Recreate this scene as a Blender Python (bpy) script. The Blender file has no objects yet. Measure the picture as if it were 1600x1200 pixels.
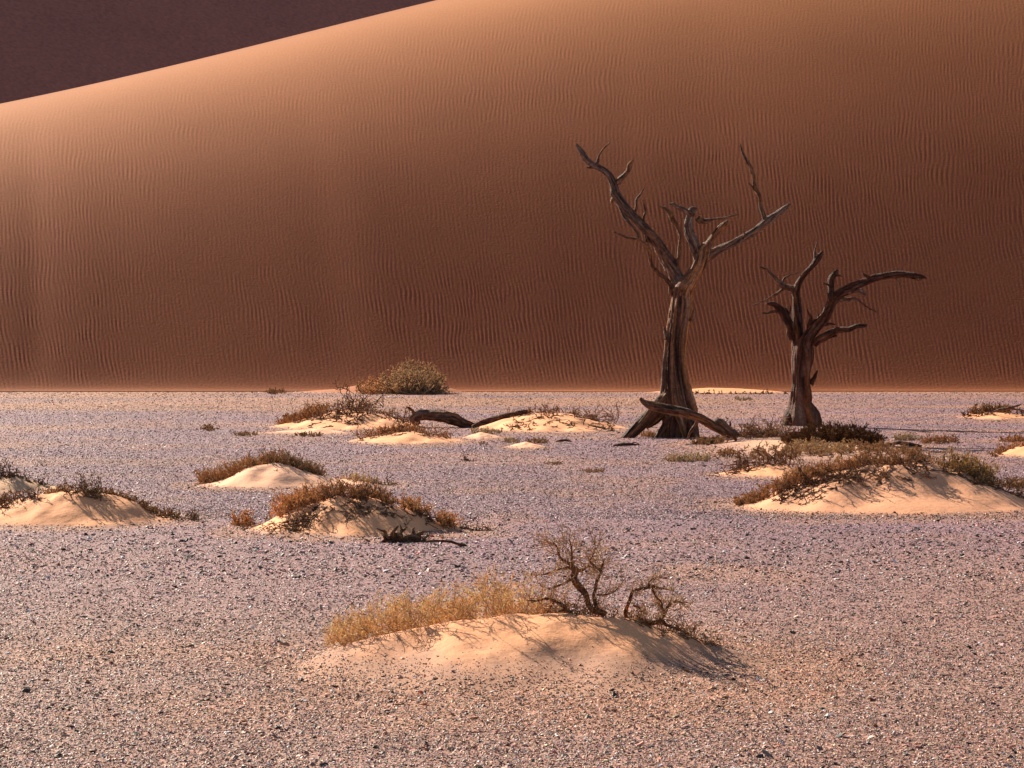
import bpy, math
import numpy as np
from math import radians as R

# ------------------------------------------------------------------ camera
SC = bpy.context.scene
F = 4000.0; CX, CY = 800.0, 600.0; CAMH = 2.46; PITCH = math.atan(80.0 / 4000.0)
cam_d = bpy.data.cameras.new('camera'); cam = bpy.data.objects.new('camera', cam_d)
SC.collection.objects.link(cam); SC.camera = cam
cam.location = (0, 0, CAMH); cam.rotation_euler = (math.pi / 2 - PITCH, 0, 0)
cam_d.sensor_width = 36; cam_d.lens = 90; cam_d.clip_start = 0.5; cam_d.clip_end = 5000

# ------------------------------------------------------------------ light
SUN_EL = 30.5; SUN_AZ = 38.0            # azimuth: degrees to the left of straight ahead (+Y)
w = bpy.data.worlds.new('World'); SC.world = w; w.use_nodes = True
nt = w.node_tree; bgn = nt.nodes['Background']
sky = nt.nodes.new('ShaderNodeTexSky'); sky.sky_type = 'NISHITA'; sky.sun_disc = False
sky.sun_elevation = R(SUN_EL); sky.sun_rotation = R(-SUN_AZ); sky.dust_density = 0.6; sky.altitude = 600
nt.links.new(sky.outputs[0], bgn.inputs[0]); bgn.inputs[1].default_value = 0.05
sd = bpy.data.lights.new('sun', 'SUN'); sd.energy = 5.0; sd.angle = R(0.5); sd.color = (1.0, 0.875, 0.71)
so = bpy.data.objects.new('sun', sd); SC.collection.objects.link(so)
so.rotation_euler = (R(90 - SUN_EL), 0, R(SUN_AZ + 180)); so.location = (-60, 60, 60)
SC.view_settings.view_transform = 'Standard'; SC.view_settings.look = 'None'
SC.view_settings.exposure = 1.15; SC.view_settings.gamma = 1.0
SC.cycles.max_bounces = 6; SC.cycles.diffuse_bounces = 3; SC.cycles.glossy_bounces = 2

rng = np.random.default_rng(7)
UP = np.array([0, 0, 1.0])

# ------------------------------------------------------------------ helpers
cp, sp = math.cos(PITCH), math.sin(PITCH)
def ray(px, py):
    a = (np.asarray(px, float) - CX) / F; b = -(np.asarray(py, float) - CY) / F
    return a, cp + b * sp, -sp + b * cp
def at(px, py, Y):
    a, f, u = ray(px, py); s = Y / f
    return np.stack(np.broadcast_arrays(a * s, Y + 0 * s, CAMH + u * s), -1)
def gY(py):
    a, f, u = ray(0, py); return -CAMH * f / u
def scale(Y): return F / Y             # photo pixels per metre

def _h(ix, iy, iz, s):
    n = (ix * 374761393 + iy * 668265263 + iz * 2147483647 + s * 974634777) & 0xffffffff
    n = ((n ^ (n >> 13)) * 1274126177) & 0xffffffff
    n = ((n ^ (n >> 16)) * 2246822519) & 0xffffffff
    return ((n ^ (n >> 15)) & 0xffffff) / float(0xffffff)
def noise(x, y, z=0.0, s=0):
    x, y, z = np.broadcast_arrays(np.asarray(x, float), np.asarray(y, float), np.asarray(z, float))
    ix, iy, iz = np.floor(x).astype(np.int64), np.floor(y).astype(np.int64), np.floor(z).astype(np.int64)
    fx, fy, fz = x - ix, y - iy, z - iz
    fx, fy, fz = [f * f * f * (f * (f * 6 - 15) + 10) for f in (fx, fy, fz)]
    r = 0
    for dx in (0, 1):
        for dy in (0, 1):
            for dz in (0, 1):
                r = r + _h(ix + dx, iy + dy, iz + dz, s) * (fx if dx else 1 - fx) * (fy if dy else 1 - fy) * (fz if dz else 1 - fz)
    return r * 2 - 1
def fbm(x, y, z=0.0, s=0, o=4):
    r = 0; a = 1.0; f = 1.0
    for k in range(o):
        r = r + a * noise(x * f, y * f, np.asarray(z) * f, s + k * 17); a *= 0.5; f *= 2.03
    return r / 1.6
def nrm(v): return v / (np.linalg.norm(v, axis=-1, keepdims=True) + 1e-12)
def smooth(a, b, x):
    t = np.clip((x - a) / (b - a), 0, 1); return t * t * (3 - 2 * t)

def make_mesh(name, V, faces_list, mat=None, parent=None, col=None, smooth_=True, loc=None):
    """V (n,3); faces_list: list of int arrays (m,k)."""
    me = bpy.data.meshes.new(name)
    V = np.asarray(V, float)
    if loc is not None: V = V - np.asarray(loc)
    me.vertices.add(len(V)); me.vertices.foreach_set('co', V.astype(np.float32).ravel())
    li = np.concatenate([f.ravel() for f in faces_list]).astype(np.int32)
    tot = np.concatenate([np.full(len(f), f.shape[1]) for f in faces_list]).astype(np.int32)
    st = np.concatenate([[0], np.cumsum(tot)[:-1]]).astype(np.int32)
    me.loops.add(len(li)); me.loops.foreach_set('vertex_index', li)
    me.polygons.add(len(tot)); me.polygons.foreach_set('loop_start', st)
    me.update(calc_edges=True)
    me.polygons.foreach_set('use_smooth', np.full(len(tot), smooth_))
    if col is not None:
        a = me.attributes.new('col', 'FLOAT_COLOR', 'POINT')
        c = np.ones((len(V), 4), np.float32); c[:, :3] = col; a.data.foreach_set('color', c.ravel())
    if mat: me.materials.append(mat)
    me.validate()
    o = bpy.data.objects.new(name, me); SC.collection.objects.link(o)
    if parent is not None: o.parent = parent
    elif loc is not None: o.location = loc
    return o
def tag(o, label=None, cat=None, group=None, kind=None):
    for k, v in (('label', label), ('category', cat), ('group', group), ('kind', kind)):
        if v: o[k] = v
    return o
def empty(name, loc, label, cat, group=None):
    o = bpy.data.objects.new(name, None); SC.collection.objects.link(o); o.location = loc
    o.empty_display_size = 0.2
    return tag(o, label, cat, group)
def grid_faces(nr, nc, wrap=False):
    i = np.arange(nr - 1)[:, None]; j = np.arange(nc if wrap else nc - 1)[None, :]; j2 = (j + 1) % nc
    return np.stack([i * nc + j + 0 * i, i * nc + j2, (i + 1) * nc + j2, (i + 1) * nc + j + 0 * i], -1).reshape(-1, 4)

# ------------------------------------------------------------------ materials
def new_mat(name, rough=0.9, spec=0.3):
    m = bpy.data.materials.new(name); m.use_nodes = True
    n = m.node_tree; b = n.nodes['Principled BSDF']
    b.inputs['Roughness'].default_value = rough; b.inputs['Specular IOR Level'].default_value = spec
    return m, n, b
def nd(n, t, **kw):
    x = n.nodes.new(t)
    for k, v in kw.items():
        if k.startswith('i_'): x.inputs[k[2:].replace('_', ' ')].default_value = v
        else: setattr(x, k, v)
    return x
def noise_n(n, scale_, detail=4, vec=None, rough=0.55):
    x = nd(n, 'ShaderNodeTexNoise'); x.inputs['Scale'].default_value = scale_; x.inputs['Detail'].default_value = detail
    x.inputs['Roughness'].default_value = rough
    if vec is None:
        g = nd(n, 'ShaderNodeNewGeometry'); vec = g.outputs['Position']
    n.links.new(vec, x.inputs['Vector']); return x
def ramp(n, fac, stops):
    r = nd(n, 'ShaderNodeValToRGB'); e = r.color_ramp.elements
    while len(e) < len(stops): e.new(0.5)
    for i, (p, c) in enumerate(stops): e[i].position = p; e[i].color = (*c, 1)
    n.links.new(fac, r.inputs[0]); return r
def mul(n, a, b, fac=1.0, mode='MULTIPLY'):
    x = nd(n, 'ShaderNodeMix', data_type='RGBA', blend_type=mode); x.inputs[0].default_value = fac
    n.links.new(a, x.inputs[6]); n.links.new(b, x.inputs[7]); return x.outputs[2]
def bump(n, b, h, strength, dist, prev=None):
    x = nd(n, 'ShaderNodeBump'); x.inputs['Strength'].default_value = strength; x.inputs['Distance'].default_value = dist
    n.links.new(h, x.inputs['Height'])
    if prev is not None: n.links.new(prev, x.inputs['Normal'])
    n.links.new(x.outputs[0], b.inputs['Normal']); return x.outputs[0]

# dune sand: red-orange
def sand_mat(name, c1, c2, grain, rough=0.85, gdist=0.004, gscale=60):
    m, n, b = new_mat(name, rough, 0.25)
    a = noise_n(n, 0.12, 5); r = ramp(n, a.outputs[0], [(0.35, c1), (0.68, c2)])
    g = noise_n(n, gscale, 3); r2 = ramp(n, g.outputs[0], [(0.3, (1 - grain,) * 3), (0.7, (1 + grain,) * 3)])
    n.links.new(mul(n, r.outputs[0], r2.outputs[0]), b.inputs['Base Color'])
    bump(n, b, g.outputs[0], 0.6, gdist)
    return m
M = {}
M['dune'] = sand_mat('red_dune_sand', (0.325, 0.081, 0.030), (0.37, 0.098, 0.037), 0.16, gscale=9, gdist=0.012)
_b = M['dune'].node_tree.nodes['Principled BSDF']          # loose dry grains scatter light strongly at grazing angles
_b.inputs['Sheen Weight'].default_value = 0.5; _b.inputs['Sheen Roughness'].default_value = 0.27; _b.inputs['Specular IOR Level'].default_value = 0.12; _b.inputs['Sheen Tint'].default_value = (1.0, 0.62, 0.26, 1)
M['fardune'] = sand_mat('far_dune_sand', (0.335, 0.128, 0.08), (0.375, 0.142, 0.09), 0.2, gscale=2.2, gdist=0.06)
# mound sand: colour attribute x grain
m, n, b = new_mat('mound_sand', 0.85, 0.25)
at_ = nd(n, 'ShaderNodeAttribute', attribute_name='col')
g = noise_n(n, 70, 3); r2 = ramp(n, g.outputs[0], [(0.3, (0.84,) * 3), (0.7, (1.14,) * 3)])
n.links.new(mul(n, at_.outputs[0], r2.outputs[0]), b.inputs['Base Color'])
g2 = noise_n(n, 9, 4); nb = bump(n, b, g2.outputs[0], 0.35, 0.03); bump(n, b, g.outputs[0], 0.5, 0.004, nb)
M['mound'] = m
# gravel ground
m, n, b = new_mat('gravel_ground', 0.6, 0.35)
at_ = nd(n, 'ShaderNodeAttribute', attribute_name='col')
v = nd(n, 'ShaderNodeTexVoronoi'); v.inputs['Scale'].default_value = 38
gg = nd(n, 'ShaderNodeNewGeometry'); n.links.new(gg.outputs['Position'], v.inputs['Vector'])
hs = nd(n, 'ShaderNodeSeparateColor'); n.links.new(v.outputs['Color'], hs.inputs[0])
r1 = ramp(n, hs.outputs[0], [(0.0, (0.45, 0.42, 0.42)), (0.6, (1.0, 1.0, 1.0)), (0.97, (1.5, 1.5, 1.55))])
g = noise_n(n, 120, 3); r2 = ramp(n, g.outputs[0], [(0.3, (0.75,) * 3), (0.7, (1.2,) * 3)])
n.links.new(mul(n, mul(n, at_.outputs[0], r1.outputs[0]), r2.outputs[0]), b.inputs['Base Color'])
b.inputs['Specular IOR Level'].default_value = 0.15; nb = bump(n, b, v.outputs['Distance'], 0.5, 0.004)
M['gravel_ground'] = m
# stones
m, n, b = new_mat('pebble', 0.6, 0.28)
at_ = nd(n, 'ShaderNodeAttribute', attribute_name='col')
n.links.new(at_.outputs[0], b.inputs['Base Color'])
M['pebble'] = m
# wood
m, n, b = new_mat('weathered_wood', 0.7, 0.2)
at_ = nd(n, 'ShaderNodeAttribute', attribute_name='col')
fb = nd(n, 'ShaderNodeAttribute', attribute_name='fib')
g = noise_n(n, 4.5, 8, fb.outputs['Vector'], 0.68); g3 = noise_n(n, 13, 5, rough=0.65)
r2 = ramp(n, g.outputs[0], [(0.36, (0.28, .24, .22)), (0.5, (1.2, 1.1, 1.05)), (0.66, (2.2, 1.9, 1.6))])
r3 = ramp(n, g3.outputs[0], [(0.35, (0.65,) * 3), (0.65, (1.3,) * 3)])
n.links.new(mul(n, mul(n, at_.outputs[0], r2.outputs[0]), r3.outputs[0]), b.inputs['Base Color'])
nb = bump(n, b, g.outputs[0], 1.0, 0.16); bump(n, b, g3.outputs[0], 0.8, 0.05, nb)
M['wood'] = m
# twigs & foliage (fine, slightly translucent)
def leafy(name, trans):
    m, n, b = new_mat(name, 0.8, 0.08)
    at_ = nd(n, 'ShaderNodeAttribute', attribute_name='col')
    n.links.new(at_.outputs[0], b.inputs['Base Color'])
    if trans:
        t = nd(n, 'ShaderNodeBsdfTranslucent'); n.links.new(at_.outputs[0], t.inputs[0])
        mx = nd(n, 'ShaderNodeMixShader'); mx.inputs[0].default_value = trans
        n.links.new(b.outputs[0], mx.inputs[1]); n.links.new(t.outputs[0], mx.inputs[2])
        n.links.new(mx.outputs[0], n.nodes['Material Output'].inputs[0])
    return m
M['twig'] = leafy('dry_twig', 0); M['foliage'] = leafy('dry_foliage', 0.62)

# ------------------------------------------------------------------ sand mounds (height functions first)
class Mound:
    def __init__(s, prof, cy, fy, label, tint=(0.70, 0.40, 0.20), gravelly=0.0, back=1.3, sharp=1.0):
        s.yc = float(gY(cy)); s.wf = s.yc - float(gY(fy)); s.wb = s.wf * back
        s.px = np.array([p[0] for p in prof], float); py = np.array([p[1] for p in prof], float)
        s.x = (s.px - CX) / F * s.yc
        s.h = np.clip((cy - py) / scale(s.yc), 0, None); s.h[0] = s.h[-1] = 0
        s.hm = s.h.max(); s.label = label; s.tint = tint; s.gravelly = gravelly; s.sharp = sharp
        xs = np.linspace(s.x[0], s.x[-1], 300); hh = np.interp(xs, s.x, s.h)
        k = np.hanning(31); k /= k.sum(); hh = np.convolve(np.pad(hh, 15), k, 'valid')
        pad = (xs[1] - xs[0]) * 12
        s.xs = np.concatenate([[xs[0] - pad], xs, [xs[-1] + pad]]); s.hs = np.concatenate([[0], hh, [0]])
    def z(s, x, y):
        L = s.x[-1] - s.x[0]; q = 6.0 / L
        x2 = x + 0.03 * L * noise(x * q, y * q, 0, 3); y2 = y + 0.10 * s.wf * noise(x * q * 1.7, y * q, 5, 4)
        h = np.interp(x2, s.xs, s.hs)
        wt = 0.30 + 0.70 * np.sqrt(np.clip(h / s.hm, 0, 1))
        v = np.where(y2 < s.yc, (s.yc - y2) / (s.wf * wt), (y2 - s.yc) / (s.wb * wt))
        v = np.clip(v, 0, 1)
        p = (0.5 + 0.5 * np.cos(np.pi * v ** s.sharp)) * .5 + .5 * (1 - v)
        if s.gravelly > .3: p = p * (1 - .35 * np.sin(np.pi * v))
        r = h * p
        r = r * (1 + 0.05 * noise(x * q * 3, y * q * 3, 1, 9)) 
        return r * (1 + .024 / s.hm) - 0.03
SAND = (0.82, 0.375, 0.175); SAND2 = (0.62, 0.36, 0.20); PALE = (0.80, 0.42, 0.25)
MD = {
 'front': Mound([(450,1040),(520,1006),(600,988),(700,967),(790,958),(870,957),(960,962),(1030,981),(1110,1003),(1180,1022),(1262,1040)], 1034, 1088, 'broad low sand mound nearest the camera, with gnarled dead shrubs along its crest', SAND, 0.5),
 'mid': Mound([(360,838),(400,822),(440,800),(500,781),(540,774),(590,777),(640,795),(690,817),(740,832),(775,842)], 827, 839, 'steep pale sand mound under an orange brown shrub, behind the dead root', SAND),
 'left': Mound([(-90,800),(-40,790),(0,785),(50,772),(100,765),(150,766),(200,779),(250,801),(315,824)], 812, 824, 'smooth orange sand mound cut by the left edge of the photo, scrub on its crest', SAND),
 'leftback': Mound([(-100,764),(-40,745),(0,741),(30,743),(70,756),(125,768)], 765, 771, 'small greyish sand mound at the far left behind the larger orange mound', SAND2),
 'crescent': Mound([(290,766),(350,746),(400,727),(435,723),(475,736),(510,745),(560,748),(600,755),(640,767)], 757, 765, 'pale sand mound with a crescent of brown bristly shrub over it', PALE),
 'farleft': Mound([(422,674),(470,656),(520,643),(560,641),(610,649),(665,670)], 666, 673, 'small sand mound covered by tan scrub and a dark standing twig', SAND),
 'farmid': Mound([(540,695),(590,679),(640,673),(690,681),(745,694)], 689, 695, 'low sand mound with a brown twiggy shrub in front of the arched log', SAND),
 'farlog': Mound([(742,669),(790,653),(840,644),(900,646),(950,661),(990,673)], 668, 676, 'sand mound under tangled dead twigs left of the large dead tree', SAND),
 'tiny': Mound([(718,683),(750,675),(795,686)], 683, 687, 'tiny sand drift with yellow tufts in front of the fallen logs', PALE),
 'tiny2': Mound([(783,700),(820,690),(862,700)], 698, 702, 'tiny pale sand drift between two ochre tufts, below the twiggy mound', PALE),
 'tiny3': Mound([(380,681),(430,673),(500,669),(560,676)], 676, 679, 'thin pale sand streak spreading from the scrubby mound', PALE),
 'right': Mound([(1108,800),(1170,781),(1240,753),(1300,737),(1380,722),(1440,722),(1500,738),(1550,756),(1600,778),(1665,797)], 790, 806, 'largest sand mound, on the right, its crest covered in tangled scrub', (0.74, 0.345, 0.18)),
 'rightback': Mound([(1070,722),(1130,700),(1200,693),(1290,691),(1370,694),(1430,703),(1480,712)], 702, 726, 'low sandy rise with shrubs at the foot of the smaller dead tree', SAND2, 0.12),
 'rightmid': Mound([(1110,745),(1160,732),(1205,724),(1260,733),(1310,748)], 741, 748, 'small pale sand mound under a dark dead twig bush on the right', SAND),
 'farright': Mound([(1498,655),(1540,643),(1580,645),(1650,657)], 652, 657, 'small orange sand mound far off by the right edge, twigs on top', SAND),
 'edge': Mound([(1550,714),(1590,698),(1640,690),(1720,714)], 711, 716, 'pale sand mound cut by the right edge under dry grass', SAND),
 'apron': Mound([(1010,613.5),(1070,608),(1120,605.5),(1180,608),(1240,613.5)], 612.5, 615, 'bright strip of drifted sand at the dune foot between the two dead trees', (0.74, 0.33, 0.14)),
 'drift': Mound([(440,613.5),(520,607),(570,598),(620,592),(680,600),(725,613.5)], 612.5, 614.5, 'soft orange drift of sand at the dune foot behind the green bush', (0.40, 0.13, 0.045)),
}
def ground_z(x, y):
    x = np.asarray(x, float); y = np.asarray(y, float)
    r = np.full(np.broadcast(x, y).shape, -0.012)
    for k, md in MD.items():
        msk = (x > md.xs[0] - 1) & (x < md.xs[-1] + 1) & (y > md.yc - md.wf * 1.3) & (y < md.yc + md.wb * 1.3)
        if np.any(msk):
            xx = np.broadcast_to(x, r.shape)[msk]; yy = np.broadcast_to(y, r.shape)[msk]
            r[msk] = np.maximum(r[msk], md.z(xx, yy))
    return r
def sandcover(x, y):   # 1 where mound sand covers the ground
    r = np.zeros(np.broadcast(x, y).shape)
    for k, md in MD.items():
        z = md.z(x, y); soft = 0.05 + md.gravelly * 0.33
        r = np.maximum(r, smooth(0.0, soft + 0.015, z + 0.02 * md.gravelly * fbm(x * 3, y * 3, 0, 33)))
    return r

# ------------------------------------------------------------------ terrain: gravel plain
def gravel_col(x, y):
    """albedo of the gravel: grey stones, lavender sky reflection put into the far tint, tan sand streaks far off, pinker near."""
    x, y = np.broadcast_arrays(np.asarray(x, float), np.asarray(y, float))
    lav = np.array([0.262, 0.152, 0.162]); pink = np.array([0.335, 0.19, 0.142]); tan = np.array([0.40, 0.20, 0.115])  # lav holds the grazing sky reflection as colour
    near = smooth(36, 19, y + 5 * fbm(x * 0.15, y * 0.12, 0, 61))
    c = lav + (pink - lav) * near[..., None]
    st = smooth(0.05, 0.55, fbm(x * 0.16, y * 0.45, 0, 71, 5)) * smooth(30, 60, y) * 0.6
    st = np.maximum(st, smooth(-0.15, 0.35, fbm(x * 0.05, y * 0.22, 7, 75, 5) - .012 * x - .1) * smooth(58, 80, y) * 0.85)
    st = np.maximum(st, smooth(99, 106, y + 3 * fbm(x * .2, y * .3, 0, 5)) * 0.75)
    st = np.maximum(st, smooth(0.15, 0.6, fbm(x * 0.5, y * 0.35, 3, 72, 4)) * 0.45)
    st = np.maximum(st, 0.7 * sandhalo(x, y))
    c = c + (tan - c) * st[..., None]
    c = c * (1 + 0.12 * fbm(x * 0.25, y * 0.2, 2, 73))[..., None]
    return c
def sandhalo(x, y):
    r = np.zeros(x.shape)
    for k, md in MD.items():
        cx = (md.x[0] + md.x[-1]) / 2; hx = (md.x[-1] - md.x[0]) / 2
        wf = md.wf * (1.25 if k != 'front' else 1.5)
        d = np.sqrt(((x - cx) / (hx * 1.08)) ** 2 + ((y - md.yc) / (wf * 1.1)) ** 2)
        r = np.maximum(r, smooth(1.25, 0.8, d + 0.15 * noise(x * 2, y, 0, 8)))
    return r
ys = np.concatenate([[-60, -20, 0], 8 * (115 / 8.0) ** np.linspace(0, 1, 420), [140, 200, 400]])
us = np.concatenate([[-400, -60, -2, -0.8], np.linspace(-0.4, 0.4, 340), [0.8, 2, 60, 400]])
Y, U = np.meshgrid(ys, us, indexing='ij')
X = np.where(np.abs(U) <= 0.8, U * (np.clip(Y, 8, 140) + 0), U)
X[:, 0] = -400; X[:, -1] = 400; X[:, 1] = -200; X[:, -2] = 200; X[:, 2] = -128; X[:, -3] = 128
Z = 0.003 * fbm(X * 1.3, Y * 1.3, 0, 11) * smooth(60, 20, Y) - 0.013
cols = gravel_col(X.ravel(), Y.ravel())
g_ = make_mesh('ground', np.stack([X, Y, Z], -1).reshape(-1, 3), [grid_faces(len(ys), len(us))], M['gravel_ground'], col=cols)
tag(g_, 'flat lavender grey gravel plain with tan sandy streaks', 'ground', kind='structure')

# mounds
for k, md in MD.items():
    nx = int(np.clip((md.x[-1] - md.x[0]) * scale(md.yc) / 2.2, 60, 380)); ny = int(np.clip((md.wf + md.wb) * 30, 40, 150))
    xx = np.linspace(md.xs[0] - 0.1, md.xs[-1] + 0.1, nx)
    yy = np.linspace(md.yc - md.wf * 1.2, md.yc + md.wb * 1.2, ny)
    Yg, Xg = np.meshgrid(yy, xx, indexing='ij'); Zg = md.z(Xg, Yg)
    # faint wind ripples
    Zr = Zg + 0.0016 * np.sin((Yg * 0.45 + Xg * 0.9 + 0.15 * fbm(Xg, Yg, 0, 21)) * 2 * np.pi / 0.11) * smooth(0.02, 0.08, Zg) * (md.yc < 40)
    c = np.ones(Xg.shape + (3,)) * np.array(md.tint)
    c = c * (1 + 0.07 * fbm(Xg * 2.5, Yg * 2.5, 0, 41))[..., None]
    if True:
        gcol = gravel_col(Xg, Yg) * 1.05
        sd_ = smooth(0.07, 0.25, Zg + 0.07 * fbm(Xg * 2.2, Yg * 2.2, 0, 43)) if k == 'front' else smooth(-.01, .035 + md.gravelly, Zg + (0.012 + .1 * md.gravelly) * fbm(Xg * 2, Yg * 2, 0, 4))
        c = gcol + (c - gcol) * sd_[..., None]
    keep = np.where(Zr.max() > -1, True, True)
    o = make_mesh('sand_mound', np.stack([Xg, Yg, Zr], -1).reshape(-1, 3), [grid_faces(ny, nx)], M['mound'], col=c.reshape(-1, 3))
    tag(o, md.label, 'sand mound', kind='structure')

# ------------------------------------------------------------------ dunes
FOOT = 107.0
tau = np.linspace(0, 140, 1401)
s_deg = 5 + 30.8 * (1 - np.exp(-tau / 10.5))
G = np.concatenate([[0], np.cumsum(np.tan(np.radians((s_deg[1:] + s_deg[:-1]) / 2)) * np.diff(tau))])
def Gf(t): return np.interp(t, tau, G)
cpx = np.array([-900, -400, 0, 100, 200, 300, 400, 500, 600, 700, 900, 1200, 1600, 2100, 2600])
cpy = np.array([300, 235, 165, 144, 121, 97, 73, 48, 22, -2, -62, -175, -330, -420, -450])
Ts, Xc = [], []
tt = np.linspace(3, 130, 2000)
for px, py in zip(cpx, cpy):
    a, f, u = ray(px, py)
    el = (CAMH + u / f * (FOOT + tt)) - Gf(tt)     # ray height minus crest height at that distance
    k = np.argmax(el < 0); Ts.append(tt[k]); Xc.append(a / f * (FOOT + tt[k]))
Ts = np.array(Ts); Xc = np.array(Xc)
m_ = (cpx >= 0) & (cpx <= 700); pf = np.polyfit(Xc[m_], Ts[m_], 3)
xf = np.linspace(-260, 260, 2600); xa, xb = Xc[m_][0] - 2, Xc[m_][-1] + 1
pd = np.polyder(pf); Tf = np.polyval(pf, np.clip(xf, xa, xb))
Tf = Tf + np.where(xf < xa, (xf - xa) * np.polyval(pd, xa), 0) + np.where(xf > xb, 45 * (1 - np.exp(-(xf - xb) * np.polyval(pd, xb) / 45)), 0)
Tf = np.clip(Tf, 8, 135); print('crest T', Ts[m_], np.polyval(pf, Xc[m_]), np.polyval(pd, Xc[m_]))
def dune_z(x, y):
    foot = FOOT + 0.08 * fbm(x * 0.06, 0 * x, 0, 5, 2)
    T = np.interp(x, xf, Tf); t = y - foot
    z = np.where(t < T, Gf(T) - Gf(np.clip(T - t, 0, 140)), Gf(T) - np.tan(R(31)) * (t - T))
    z = z * (np.clip(t, 0, None) / (np.clip(t, 0, None) + .45)) + .285 * smooth(0, 18, t); z = np.where(t < 0, t * 3.0, z)
    # broad hollows and ribs running up the face
    px = x / y * F + CX; up = smooth(0, 3, t) * smooth(0, 12, T - t)
    lean = px - 0.10 * (t)                     # drift with height
    und = 0
    for c0, w0, a0 in ((58, 26, -0.40), (130, 45, 0.22), (585, 60, 0.34), (540, 45, -0.34), (850, 50, 0.16), (985, 30, -0.16), (1110, 70, -0.25), (1000, 70, .12)):
        und = und + a0 * np.exp(-((lean + t * (3.0 if c0 in (585, 540) else 0.6) - c0) / w0) ** 2) * smooth(50, 5, t)
    z = z + und * up * 0.06 + 0.03 * up * fbm(x * 0.06, y * 0.03, 0, 12, 2)
    return z, T - t
us = np.concatenate([np.linspace(-200, -29, 50)[:-1], np.arange(-28.5, 28.5, 0.031), np.linspace(29, 200, 50)[1:]])
ys = np.concatenate([[FOOT - 1.5, FOOT - .8], np.arange(FOOT - .4, FOOT + 12, 0.13), np.arange(FOOT + 12, FOOT + 72, 0.21), np.arange(FOOT + 73, FOOT + 190, 2.5)])
Yd, Ud = np.meshgrid(ys, us, indexing='ij')
Xd = 4 + (Ud - 4) * (Yd + 12) / (FOOT + 12)
Zd, tc = dune_z(Xd, Yd)
# wind ripples: several nearly parallel wave trains, so crests fork and fade as real ripples do
uu = Ud * 1.0; h_ = Yd - FOOT
wu = uu + 0.20 * fbm(uu * 0.35, Yd * 0.22, 0, 81, 4) + 0.022 * noise(uu * 1.2, Yd * 0.9, 0, 82)
lam = 0.168
k0 = 2 * np.pi / lam
hh_ = np.minimum(h_, 26); lean = 0.12 * hh_ - 0.0033 * hh_ ** 2 - 0.0516 * (h_ - hh_)
rip = 0
for kf, tl, am, sd_ in ((1.0, 0.0, 1.0, 1), (1.10, 0.09, 0.8, 2), (0.91, -0.08, 0.8, 3), (1.04, -0.15, 0.6, 4), (0.96, 0.16, 0.6, 5)):
    am_ = am * (0.75 + 0.6 * fbm(uu * 0.22, Yd * 0.20, 3, 90 + sd_, 3))
    rip = rip + am_ * np.sin(k0 * kf * (wu + lean + tl * h_ * 0.5) + sd_ * 2.1)
rip = rip / 2.2
rip = np.tanh(rip * 1.1)
amp = 0.0045 * (0.45 + 0.75 * smooth(-0.5, 0.6, fbm(uu * 0.10, Yd * 0.10, 0, 97, 4)))
amp = amp * (1 - .35 * smooth(2, 20, Ud)) * smooth(0.0, 1.2, h_) * (1 + .3 * smooth(12, 2, h_)) * (0.35 + 0.65 * smooth(0.5, 9.0, tc)) * (tc > 0) * (np.abs(Ud) < 28.4)
Zd = Zd + amp * rip
dn = make_mesh('dune', np.stack([Xd, Yd, Zd], -1).reshape(-1, 3), [grid_faces(len(ys), len(us))], M['dune'])
tag(dn, 'huge rippled red sand dune rising behind the gravel plain', 'dune', kind='structure')

# far dune: its slip face looks away from the sun and lies in its own shade
n1 = np.linspace(-30, 330, 90); n2 = np.linspace(-420, 420, 120)
S_, Q_ = np.meshgrid(n1, n2, indexing='ij')
aw = R(SUN_AZ); ds = np.array([-math.sin(aw), math.cos(aw)]); dq = np.array([math.cos(aw), math.sin(aw)])
c0 = 205.0
crest = 66 + 14 * fbm(Q_ * 0.012, 0 * Q_, 0, 3, 3)
zz = np.clip(S_, -10, None) * math.tan(R(35)); zz = zz + 0.5 * fbm(S_ * .03, Q_ * .03, 0, 6)
zz = np.where(zz > crest, crest - (zz - crest) * 0.45, zz)
Xf = (c0 + S_) * ds[0] + Q_ * dq[0]; Yf_ = (c0 + S_) * ds[1] + Q_ * dq[1]
fd = make_mesh('far_dune', np.stack([Xf, Yf_, zz - 1], -1).reshape(-1, 3), [grid_faces(90, 120)], M['fardune'])
tag(fd, 'dark shaded dune beyond the crest in the upper corner', 'dune', kind='structure')

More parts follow.
